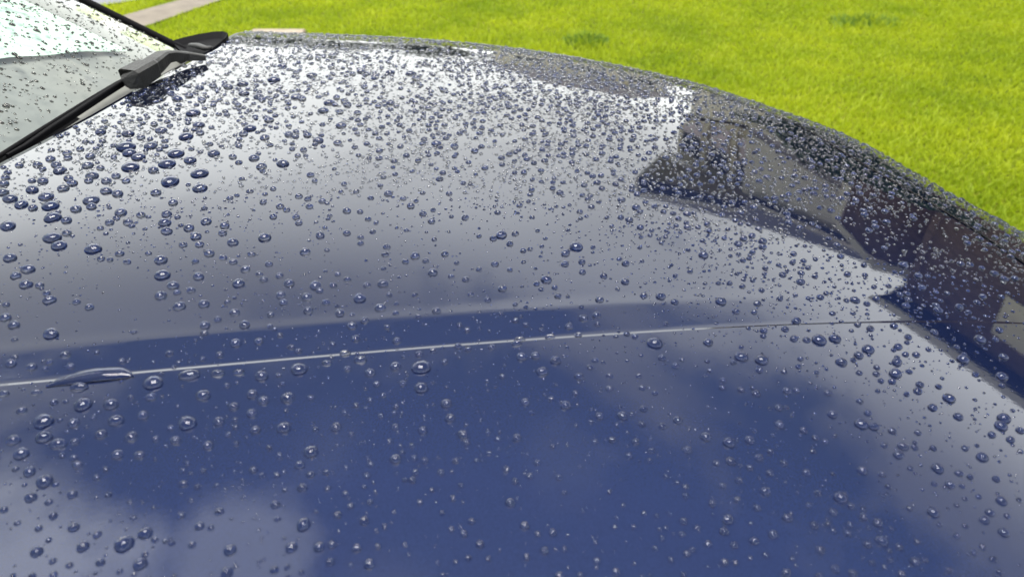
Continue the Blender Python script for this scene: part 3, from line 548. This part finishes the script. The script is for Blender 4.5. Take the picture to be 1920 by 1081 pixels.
# ------------------------------------------------------------------ rain: beads on the bonnet
# positions of the larger beads (x, y, width), read off a 1920 px wide view of the bonnet
CAT = """354,701,39 287,716,36 790,687,36 81,788,35 318,338,35 351,792,34 235,273,34 232,1018,34 155,757,33 244,311,32 148,724,32 97,444,31 374,323,31 329,286,30 95,624,30 94,384,30 83,901,30 313,305,30 98,406,30 560,691,30 174,465,29 1228,642,28 14,422,28 170,374,28 304,514,28 1536,636,28 82,818,28 569,982,28 39,849,27 217,787,27 583,846,27 374,351,27 348,254,27 362,210,27 86,367,27 110,459,27 109,831,27 263,1056,26 1577,932,26 790,726,26 208,757,26 381,740,26 242,285,25 259,293,25 356,299,25 18,371,25 1080,461,25 272,998,25 25,824,25 539,745,25 532,801,25 60,354,24 39,382,24 52,503,24 674,558,24 490,704,24 676,673,24 513,148,24 1615,794,24 431,1030,24 425,1072,24 282,272,24 468,239,24 112,318,24 530,305,24 496,444,24 301,486,24 408,699,24 1390,668,24 1428,674,24 246,818,23 55,883,23 1877,797,23 400,286,23 172,328,23 308,416,23 18,482,23 447,530,23 591,534,23 1679,699,23 1806,673,23 1365,973,23 1654,1013,23 1367,829,23 1883,783,23 240,249,22 48,532,22 1017,696,22 1628,654,22 742,860,22 598,1024,22 226,397,22 92,561,22 1758,877,22 1780,746,22 57,931,22 68,1033,22 138,792,22 220,851,22 940,439,22 301,553,22 336,573,22 155,1023,22 546,1025,22 692,1056,22 1750,960,22 302,243,21 372,233,21 198,357,21 220,362,21 312,432,21 647,662,21 324,534,21 1024,523,21 1566,634,21 1879,705,21 617,191,21 837,756,21 868,814,21 268,778,21 189,813,21 473,738,21 1324,818,21 1842,856,21 118,352,20 367,442,20 436,453,20 639,234,20 372,517,20 382,569,20 575,556,20 718,531,20 742,686,20 978,668,20 1061,759,20 494,750,20 410,789,20 476,295,20 164,309,20 105,308,20 80,338,20 142,391,20 596,262,20 10,594,20 26,608,20 448,697,20 1352,564,20 974,636,20 455,156,20 770,137,20 1167,779,20 138,987,20 1435,920,20 329,825,20 390,834,20 630,800,20 188,246,20 354,426,20 606,206,20 490,311,20 458,608,20 384,609,20 442,642,20 542,530,20 713,576,20 1042,675,20 1578,678,20 1682,678,20 1838,635,20 332,184,20 485,180,20 584,140,20 135,925,20 1561,776,19 472,774,19 392,474,19 20,680,19 637,586,19 694,698,19 969,643,19 1031,631,19 844,783,19 957,941,19 1477,970,19 1646,979,19 1716,1051,19 1878,938,19 1882,997,19 287,318,19 5,360,19 124,412,19 135,342,19 128,333,19 292,360,19 312,400,19 386,414,19 818,268,19 68,734,19 7,736,19 572,471,19 457,174,19 1370,864,19 1639,799,19 1693,836,19 1685,852,19 1617,881,19 541,251,18 578,581,18 811,510,18 1239,555,18 1328,641,18 669,1026,18 683,975,18 984,984,18 1358,995,18 1450,1001,18 283,743,18 562,871,18 732,135,18 169,292,18 94,297,18 171,386,18 496,257,18 600,440,18 29,516,18 59,687,18 1004,666,18 428,162,18 554,181,18 969,820,18 1406,824,18 1462,795,18 567,913,18 1538,1030,18 261,852,18 438,761,18 793,806,18 7,343,18 199,338,18 421,422,18 440,585,18 526,552,18 660,610,18 612,680,18 778,479,18 1319,477,18 1610,665,18 1694,496,18 529,123,18 145,870,18 40,769,18 479,805,18 1271,787,18 516,945,18 1846,974,18 1423,857,17 1749,763,17 1797,780,17 61,389,17 240,416,17 324,379,17 70,308,17 504,224,17 576,252,17 460,504,17 122,664,17 942,540,17 1060,474,17 1094,596,17 1799,575,17 985,753,17 411,958,17 374,985,17 1414,1013,17 1562,959,17 1856,960,17 677,133,17 732,192,17 1289,843,17 1418,737,17 1781,908,17 264,402,16 633,267,16 770,385,16 1193,388,16 167,575,16 485,639,16 1172,527,16 1119,590,16 1086,705,16 1882,668,16 374,164,16 651,195,16 99,966,16 182,1001,16 188,1053,16 633,964,16 514,1067,16 900,1019,16 1155,1071,16 1049,1078,16 1336,943,16 1527,984,16 1566,1065,16 126,286,16 217,329,16 374,457,16 125,436,16 456,250,16 354,178,16 417,436,16 728,362,16 650,394,16 224,474,16 494,523,16 667,634,16 684,600,16 744,638,16 1684,649,16 1722,516,16 1476,732,16 780,146,16 1895,823,16 344,906,16 619,1052,16 1036,997,16 1599,1074,16 140,827,16 205,416,16 1430,451,16 358,543,16 531,566,16 818,582,16 1124,561,16 1067,611,16 1489,634,16 1721,732,16 566,184,16 623,104,16 1124,779,16 622,1020,16 1021,1031,16 1359,1053,16 1619,968,16 1627,1020,16 1690,1075,16 475,880,15 1460,764,15 1673,807,15 1913,806,15 127,295,15 166,338,15 236,338,15 343,458,15 36,309,15 10,332,15 436,293,15 375,248,15 264,257,15 852,273,15 872,407,15 525,386,15 512,405,15 555,406,15 650,436,15 1394,446,15 1430,462,15 74,534,15 437,490,15 418,482,15 471,475,15 132,686,15 524,516,15 611,566,15 786,663,15 834,475,15 928,494,15 1059,494,15 1132,516,15 1173,493,15 1241,670,15 1267,685,15 1424,693,15 1874,618,15 1752,622,15 1725,720,15 646,189,15 399,160,15 378,187,15 703,143,15 832,168,15 874,828,15 1207,766,15 1242,798,15 1192,827,15 827,885,15 7,954,15 339,965,15 870,999,15 1282,976,15 1328,1018,15 1377,1021,15 1444,886,15 1507,806,15 1627,773,15 1798,886,15 1860,814,15 1512,885,15 582,889,15 890,282,14 580,386,14 493,378,14 1289,425,14 332,547,14 383,623,14 408,598,14 238,490,14 507,589,14 651,691,14 760,489,14 722,476,14 859,648,14 1265,565,14 1143,704,14 1143,728,14 1204,726,14 1632,615,14 1718,664,14 1729,538,14 1843,555,14 320,174,14 1148,824,14 950,879,14 994,891,14 1048,894,14 91,940,14 988,1043,14 1355,910,14 1383,936,14 1420,951,14 1596,948,14 1594,983,14 582,327,14 569,280,14 793,400,14 809,414,14 925,446,14 956,456,14 1410,441,14 143,565,14 412,664,14 318,662,14 504,494,14 755,718,14 1091,490,14 1207,553,14 1420,568,14 1703,631,14 1553,736,14 491,186,14 1204,794,14 966,901,14 1406,876,14 1470,867,14 1654,889,14 1386,900,14 1868,897,14 72,989,14 290,1010,14 360,1020,14 60,1078,14 1686,1024,14 1862,1047,14 150,279,14 188,314,14 289,232,14 637,209,14 955,288,14 560,367,14 560,417,14 725,462,14 189,484,14 1084,628,14 581,107,14 101,753,14 741,799,14 779,884,14 797,863,14 670,211,14 604,376,14 537,392,14 966,437,14 87,549,14 486,513,14 599,544,14 625,534,14 651,523,14 688,534,14 873,523,14 922,650,14 1092,509,14 1046,554,14 1380,583,14 1432,619,14 1390,730,14 1589,513,14 1643,559,14 1673,714,14 1472,616,14 631,182,14 1180,854,14 854,863,14 100,1076,14 1119,1050,14 1288,1037,14 1590,999,14 1842,1024,14 1780,1068,14 1794,1003,14 803,202,13 292,822,13 524,853,13 688,891,13 1721,810,13 1715,838,13 1819,893,13 1612,751,13 1343,867,13 218,408,13 80,316,13 784,300,13 577,372,13 676,444,13 982,322,13 1326,419,13 11,570,13 228,676,13 92,678,13 366,489,13 706,719,13 812,656,13 798,488,13 914,561,13 834,678,13 878,654,13 1356,712,13 1191,630,13 1643,700,13 621,125,13 446,196,13 130,1058,13 203,927,13 657,947,13 708,1023,13 884,976,13 1088,1078,13 1536,1078,13 138,857,13 29,878,13 181,894,13 519,890,13 683,162,13 661,138,13 709,198,13 1529,820,13 1750,839,13 1658,834,13 1445,846,13 188,427,12 213,294,12 558,291,12 645,344,12 668,358,12 756,371,12 1099,273,12 1036,352,12 974,384,12 1200,396,12 1272,409,12 1354,402,12 981,469,12 426,565,12 278,474,12 426,722,12 27,636,12 726,612,12 546,650,12 778,552,12 846,517,12 883,551,12 862,609,12 942,705,12 967,600,12 1393,487,12 1435,502,12 1392,536,12 1411,472,12 1106,688,12 1431,629,12 1867,636,12 1528,517,12 1620,496,12 1841,502,12 1794,650,12 1760,724,12 1611,698,12 1501,672,12 1688,551,12 1608,608,12 1700,738,12 596,110,12 116,853,12 245,745,12 695,869,12 1079,736,12 224,1070,12 322,1017,12 648,924,12 721,986,12 538,1062,12 1278,1000,12 1258,1048,12 1379,1053,12 1436,1040,12 1636,1054,12 1888,966,12 1827,1035,12 1874,1072,12 320,801,12 772,835,12 491,891,12 590,338,12 792,268,12 675,396,12 690,410,12 676,455,12 1120,210,12 984,290,12 1087,396,12 1330,432,12 85,690,12 633,513,12 898,504,12 1652,713,12 1808,664,12 1486,491,12 1488,475,12 555,135,12 687,186,12 1222,844,12 1228,736,12 1547,827,12 370,912,12 91,1011,12 395,988,12 614,915,12 787,940,12 846,991,12 830,1078,12 520,972,12 1008,1000,12 1286,928,12 1516,946,12 1752,906,12 198,879,12 381,882,12 583,745,12 505,839,12 668,759,12 428,814,12 612,885,12 842,362,12 512,353,12 1130,273,12 1163,277,12 1127,328,12 997,355,12 1102,372,12 1244,396,12 206,486,12 525,628,12 876,618,12 742,586,12 730,552,12 1006,531,12 1040,538,12 1414,584,12 1198,704,12 1355,726,12 1175,625,12 1600,674,12 1644,688,12 1493,731,12 1470,696,12 1497,686,12 1462,559,12 1879,722,12 1008,866,12 32,979,12 878,1045,12 694,940,12 1562,994,12 1667,1032,12 1735,1049,12 1665,911,12 1705,952,12 1669,1049,12 1707,877,11 492,320,11 904,239,11 351,868,11 592,804,11 714,779,11 730,826,11 442,800,11 659,814,11 719,331,11 812,393,11 984,260,11 1092,365,11 1278,391,11 1309,425,11 994,466,11 380,672,11 956,505,11 986,608,11 1120,607,11 1368,530,11 1294,508,11 1741,654,11 1549,549,11 1639,537,11 1515,501,11 1776,549,11 917,849,11 250,970,11 24,1078,11 916,1046,11 566,1072,11 1058,1028,11 1804,910,11 1835,930,11 112,786,11 743,761,11 646,773,11 443,831,11 441,786,11 743,198,11 692,296,10 639,359,10 780,376,10 811,253,10 942,252,10 609,426,10 618,404,10 965,301,10 1082,320,10 991,377,10 1222,431,10 1365,429,10 181,660,10 743,569,10 856,492,10 784,592,10 986,575,10 966,570,10 1090,575,10 1266,516,10 1279,674,10 1390,650,10 1331,694,10 1531,697,10 1460,496,10 997,773,10 894,863,10 1249,892,10 1218,863,10 915,811,10 810,918,10 658,1058,10 683,912,10 864,909,10 1242,1008,10 1282,1076,10 1794,946,10 1809,934,10 1658,1062,10 719,740,10 694,749,10 759,899,10 898,442,10 814,448,10 705,417,10 965,323,10 998,336,10 1138,407,10 1219,440,10 1240,454,10 1358,446,10 1388,419,10 1196,275,10 1197,290,10 1158,541,10 1347,530,10 1155,630,10 1646,732,10 1108,790,10 1157,795,10 854,1052,10 1307,988,10 1761,982,10 1147,423,10 1112,463,10 1182,281,10 829,961,10 1116,1016,10 1208,961,10 1188,987,10 1142,921,10 1058,922,10 1249,989,10 1618,952,10 1671,989,10 1202,444,9 1008,432,9 1016,461,9 1158,306,9 1232,966,9 1068,384,8"""
def dome(seg, rings, k=2.4, wob=0.0, rnd=None):
    """unit bead: radius 1, height 1, returns V (n,3) and quads/tris as quads"""
    ph = rnd.random(3) * 6.28 if rnd is not None else (0, 0, 0)
    V = []; rr = []
    for i in range(rings):
        a = i / rings * math.pi / 2; rho = math.cos(a); z = math.sin(a) ** .92
        if i == 0: z = -.06
        for j in range(seg):
            th = 2 * math.pi * j / seg; w = 1 + wob * (math.cos(2 * th + ph[0]) * .6 + math.cos(3 * th + ph[1]) * .4) * rho
            V.append((rho * w * math.cos(th), rho * w * math.sin(th), z))
    V.append((0, 0, 1)); top = len(V) - 1; F = []
    for i in range(rings - 1):
        for j in range(seg):
            j2 = (j + 1) % seg; a0 = i * seg
            F.append((a0 + j, a0 + j2, a0 + seg + j2)); F.append((a0 + j, a0 + seg + j2, a0 + seg + j))
    for j in range(seg): F.append(((rings - 1) * seg + j, (rings - 1) * seg + (j + 1) % seg, top))
    nd = len(F)
    c = len(V); V.append((0, 0, .05)); q = len(V)
    for j in range(seg): V.append((.93 * math.cos(2 * math.pi * j / seg), .93 * math.sin(2 * math.pi * j / seg), .03))
    for j in range(seg): F.append((c, q + j, q + (j + 1) % seg))          # the wetted paint under the bead
    return np.array(V), np.array(F), nd
def two_mats(o, nd_mask, m2):
    o.data.materials.append(m2); o.data.polygons.foreach_set('material_index', nd_mask.astype(np.int32))
def frames(N, T):
    X = T - N * (T * N).sum(-1, keepdims=True); X /= np.linalg.norm(X, axis=-1, keepdims=True); return X, np.cross(N, X)
def spread(name, P, N, rx, ry, h, ang, proto):
    V0, F0 = proto[:2]; T = np.stack([np.cos(ang), np.sin(ang), 0 * ang], -1); X, Y = frames(N, T); n = len(P)
    V = P[:, None] + X[:, None] * (V0[None, :, 0:1] * rx[:, None, None]) + Y[:, None] * (V0[None, :, 1:2] * ry[:, None, None]) + N[:, None] * (V0[None, :, 2:3] * h[:, None, None])
    F = (np.arange(n)[:, None, None] * len(V0) + F0[None]).reshape(-1, 3); return V.reshape(-1, 3), F
C_ = np.array([tuple(map(float, q.split(','))) for q in CAT.split()]); C_ = C_[np.argsort(-C_[:, 2])]
u0, v0, z0, t0, ok, dd = on_hood(C_[:, 0], C_[:, 1])
okm = ok & (u0 > rear(v0) + .01); C_ = C_[okm]; u0 = u0[okm]; v0 = v0[okm]; t0 = t0[okm]; dd = dd[okm]
depth = t0 * (dd[:, 1] * cp - dd[:, 2] * sp)
rad = C_[:, 2] / 2 * depth / FPX * 1.04                       # half-metre units
# the bead's middle sits a little below its picture centre because it stands proud of the paint
el = np.arcsin(-dd[:, 2]); shift = .30 * rad / np.tan(el)
hl = np.linalg.norm(dd[:, :2], axis=1); u0 = u0 - dd[:, 0] / hl * shift * .6; v0 = v0 - dd[:, 1] / hl * shift * .6
NC = hood_n(u0, v0); PC = WP(u0, v0, hood(u0, v0)); rC = rad * S
sC = v0 - crease(u0)
NBIG = 299
protos = []
for k in range(8):
    V0, F0, nd = dome(40, 12, wob=.075 if k else 0.0, rnd=np.random.default_rng(k)); q_ = mesh_np('water_drop', V0, F0, M['water'], link=False); two_mats(q_, np.arange(len(F0)) >= nd, M['wetpaint']); protos.append(q_.data); bpy.data.objects.remove(q_)
# zones of the bonnet by things that can be found on it
def zone(x, y):
    yc = 735 - (x * .0985 if x < 1300 else 128 + (x - 1300) * .01); y2 = 660 - x * .09
    if abs(y - yc) < 13: return 'sitting right on the bright crease line, ' + ('left third' if x < 640 else 'middle' if x < 1280 else 'right third')
    if y2 < y < yc and x < 1400: return 'in the darker band just above the crease line, ' + ('left part' if x < 480 else 'middle part' if x < 960 else 'right part')
    cname = ('far left' if x < 240 else 'left' if x < 520 else 'left of centre' if x < 820 else 'centre' if x < 1100 else 'right of centre' if x < 1380 else 'right' if x < 1650 else 'far right')
    if y > yc: return ('close below the crease, ' if y < yc + 115 else 'on the deep blue near bonnet, ' if y < 925 else 'along the bottom edge, ') + cname
    if x > 1380 and y > 380 + (x - 1380) * .45 - 60 and y < 420 + (x - 1380) * .6: return 'by the reflected roof edge, ' + cname
    return ('on the far bright bonnet near the wiper corner, ' if y < 210 else 'on the bright far half, ' if y < 345 else 'on the pale grey middle of the bonnet, ' if y < 480 else 'on the grey sheen above the crease band, ') + cname
ORD = ['widest', 'second widest', 'third widest', 'fourth widest', 'fifth widest', 'sixth widest', 'seventh widest', 'eighth widest', 'ninth widest', 'tenth widest', 'eleventh widest', 'twelfth widest', 'thirteenth widest', 'fourteenth widest', 'fifteenth widest', 'sixteenth widest', 'seventeenth widest', 'eighteenth widest', 'nineteenth widest', 'twentieth widest']
cnt = {}
ORD += ['twenty first widest', 'twenty second widest', 'twenty third widest', 'twenty fourth widest', 'twenty fifth widest'] + ['small clear'] * 40
nb = min(NBIG, len(C_))
for i in range(nb):
    zn = zone(C_[i, 0], C_[i, 1]); k = cnt.get(zn, 0); cnt[zn] = k + 1
    o = bpy.data.objects.new('water_drop', protos[i % 8]); COL.objects.link(o)
    N = Vector(NC[i]); on_cr = abs(sC[i]) < .018
    a = (math.atan(.16) if on_cr else rng.random() * 6.28); X = Vector((math.cos(a), math.sin(a), 0)); X = (X - N * X.dot(N)).normalized(); Y = N.cross(X)
    st = 1.0 if not on_cr else 1.0; r_ = float(rC[i]); sy = .62 if on_cr else 1.0 - .12 * rng.random()
    if on_cr: r_ *= 1.0
    h_ = r_ * float(np.interp(r_, [.0032, .0062], [.80, .52])) * (.85 if on_cr else 1)
    mt = Matrix((X * r_, Y * r_ * sy, N * h_)).transposed().to_4x4(); mt.translation = Vector(PC[i]); o.matrix_world = mt
    tag(o, '%s water drop %s' % (ORD[k], zn), 'water drop', 'large rain drops beaded on the bonnet')
print('zones', len(cnt), max(cnt.values()), sorted(cnt.items(), key=lambda q: -q[1])[:4])
# remaining measured beads and the countless small ones are one mass
cl_ = [np.array([]) for _ in range(5)]
NR = 230000
ru = -.95 + 2.0 * rng.random(NR); rv = .15 + 2.25 * rng.random(NR)
dl = sdist(ru, rv)
dist = np.sqrt(ru ** 2 + rv ** 2 + .48 ** 2)
def nz(x, y, f, o): return np.array([noise.noise(Vector((a * f + o, b_ * f, o * .7))) for a, b_ in zip(x, y)])
cl = nz(ru, rv, 5.0, 3.3) + .6 * nz(ru, rv, 14.0, 9.1)
far = sm(rv + .55 * np.maximum(ru, 0), .75, 1.45)
dens = (.20 + .80 * far + .28 * sm(ru, .1, .5) * (rv > .45)) * np.clip(.78 + .8 * cl, .15, 1.4)
dens = dens * (1 - .5 * (1 - sm(ru, -.35, .15)) * far) * (1 - .42 * sm(ru, .15, .45) * (1 - sm(dl, .62, .8)))
dens = np.where(dl < .16, np.maximum(dens, .62), dens)
kp = (rng.random(NR) < dens * .62) & (dl > -.05) & (ru > rear(rv) + .012) & (dist > .5)
ru, rv, dl, dist, far = ru[kp], rv[kp], dl[kp], dist[kp], far[kp]; n = len(ru)
rr_ = np.exp(rng.normal(size=n) * .48) * (.00098 + .00115 * far) ; big = rng.random(n) < .10 * (.4 + far); rr_[big] *= 1.9
rr_ *= .78 + .22 * sm(dl, .1, .5)
rr_ = np.clip(rr_, .0005, .0062)                      # half-metre units
kk = np.ones(n, bool)
for a, b_, r_ in zip(u0, v0, rad): kk &= (ru - a) ** 2 + (rv - b_) ** 2 > (r_ * 1.05 + rr_ * 1.1) ** 2
o_ = np.argsort(-rr_); ru, rv, rr_, kk = ru[o_], rv[o_], rr_[o_], kk[o_]
cell = {}                                             # keep small beads from piling into each other
for i in range(n):
    if not kk[i]: continue
    gx_, gy_ = int(ru[i] / .012), int(rv[i] / .012); hitf = False
    for ax in (-1, 0, 1):
        for ay in (-1, 0, 1):
            for j in cell.get((gx_ + ax, gy_ + ay), ()):
                if (ru[i] - ru[j]) ** 2 + (rv[i] - rv[j]) ** 2 < (1.06 * (rr_[i] + rr_[j])) ** 2: hitf = True; break
            if hitf: break
        if hitf: break
    if hitf: kk[i] = False
    else: cell.setdefault((gx_, gy_), []).append(i)
ru, rv, rr_ = ru[kk], rv[kk], rr_[kk]
print('small beads', len(ru))
NS = hood_n(ru, rv); PS = WP(ru, rv, hood(ru, rv)); rS = rr_ * S
parts = []
def group(Pn, Nn, r_, proto, hr):
    a = rng.random(len(r_)) * 6.28; parts.append(spread('', Pn, Nn, r_, r_ * (.86 + .14 * rng.random(len(r_))), r_ * hr, a, proto) + (np.tile(np.arange(len(proto[1])) >= proto[2], len(r_)),))
group(PC[nb:], NC[nb:], rC[nb:], dome(24, 8, wob=.03, rnd=rng), .78)
near = (rv + .25 * np.maximum(ru, 0) < 1.0) | (rS > .0021); mid = rS > .0011
nodisc = lambda q: (q[0][:-(q[0].shape[0] - 1 - int(q[1][:q[2]].max()))], q[1][:q[2]], q[2])
for sel_, pr_ in ((near & mid, dome(12, 5, wob=.05, rnd=rng)), (~near & mid, nodisc(dome(12, 4, wob=.05, rnd=rng))), (near & ~mid, dome(7, 3)), (~near & ~mid, nodisc(dome(7, 3)))):
    group(PS[sel_], NS[sel_], rS[sel_], pr_, .66)
offv = 0; Vs = []; Fs = []; Ms = []
for a, f, mk in parts: Vs.append(a); Fs.append(f + offv); Ms.append(mk); offv += len(a)
o = mesh_np('rain_beads', np.concatenate(Vs), np.concatenate(Fs), M['water']); two_mats(o, np.concatenate(Ms), M['wetpaint']); o['kind'] = 'stuff'; o['label'] = 'countless fine rain beads scattered over the blue bonnet'

# the long run of water lying against the crease
UPX = np.array([(84, 725), (107, 712), (137, 702), (175, 694), (212, 690.5), (230, 690.5), (243, 695), (251.5, 704)], float); LPX = np.array([(85, 726.5), (125, 722), (160, 718.5), (200, 714.5), (225, 711.5), (238, 710), (247, 708.5), (252, 706)], float)
def dens_(P, n=8): return catmull(P, n)
Ua = dens_(UPX); La = dens_(LPX)
au, av, _, _, _, _ = on_hood(Ua[:, 0], Ua[:, 1]); bu, bv, _, _, _, _ = on_hood(La[:, 0], La[:, 1])
tt = np.linspace(-1, 1, 17); G = []
wd = np.hypot(au - bu, av - bv)
for k_, tq in enumerate(tt):
    f = (1 - math.cos((tq + 1) / 2 * math.pi)) / 2; x = bu + (au - bu) * f; y = bv + (av - bv) * f
    hh = np.minimum(wd * .24, .0075) * math.sqrt(max(0, 1 - (2 * f - 1) ** 2)); ze, zf = hood(bu, bv), hood(au, av); G.append(WP(x, y, ze + (zf - ze) * f + hh * 1.0 - .0003))
G = np.stack(G, 1); ii = np.arange(G.shape[0] * G.shape[1]).reshape(G.shape[:2])
QS_ = np.stack([ii[:-1, :-1], ii[1:, :-1], ii[1:, 1:], ii[:-1, 1:]], -1).reshape(-1, 4)
G0 = np.stack([WP(bu + (au - bu) * f_, bv + (av - bv) * f_, hood(bu, bv) + (hood(au, av) - hood(bu, bv)) * f_ + .0009) for f_ in np.linspace(.06, .94, 6)], 1); i0 = np.arange(G0.shape[0] * G0.shape[1]).reshape(G0.shape[:2]) + G.shape[0] * G.shape[1]
Q0 = np.stack([i0[1:-2, :-1], i0[2:-1, :-1], i0[2:-1, 1:], i0[1:-2, 1:]], -1).reshape(-1, 4)
o = mesh_np('water_streak', np.concatenate([G.reshape(-1, 3), G0.reshape(-1, 3)]), np.concatenate([QS_, Q0]), M['water']); two_mats(o, np.arange(len(QS_) + len(Q0)) >= len(QS_), M['wetpaint'])
tag(o, 'long pointed run of water lying against the crease line at the left', 'water streak')

# beads on the windscreen
NW = 12000
wv = .5 + 1.43 * rng.random(NW); wb_ = .02 + 1.0 * rng.random(NW)
wr = np.exp(rng.normal(size=NW) * .5) * .0022; wr = np.clip(wr, .0009, .0070) * np.where(wv > 1.74, .8, 1)
kp = rng.random(NW) < np.where(wv > 1.72, 1, .62); wv, wb_, wr = wv[kp], wb_[kp], wr[kp]
e = 1e-3; p0 = WP(*glass(wv, wb_)); p1 = WP(*glass(wv + e, wb_)); p2 = WP(*glass(wv, wb_ + e)); Nw = np.cross(p1 - p0, p2 - p0); Nw /= np.linalg.norm(Nw, axis=1, keepdims=True); Nw *= np.sign(Nw[:, 2:3])
pw = dome(8, 3); Vw, Fw = spread('', p0, Nw, wr * S, wr * S * .9, wr * S * .6, rng.random(len(wr)) * 6.28, pw)
o = mesh_np('windscreen_beads', Vw, Fw, M['water']); two_mats(o, np.tile(np.arange(len(pw[1])) >= pw[2], len(wr)), M['wetglass']); o['kind'] = 'stuff'; o['label'] = 'fine rain beads scattered over the windscreen'
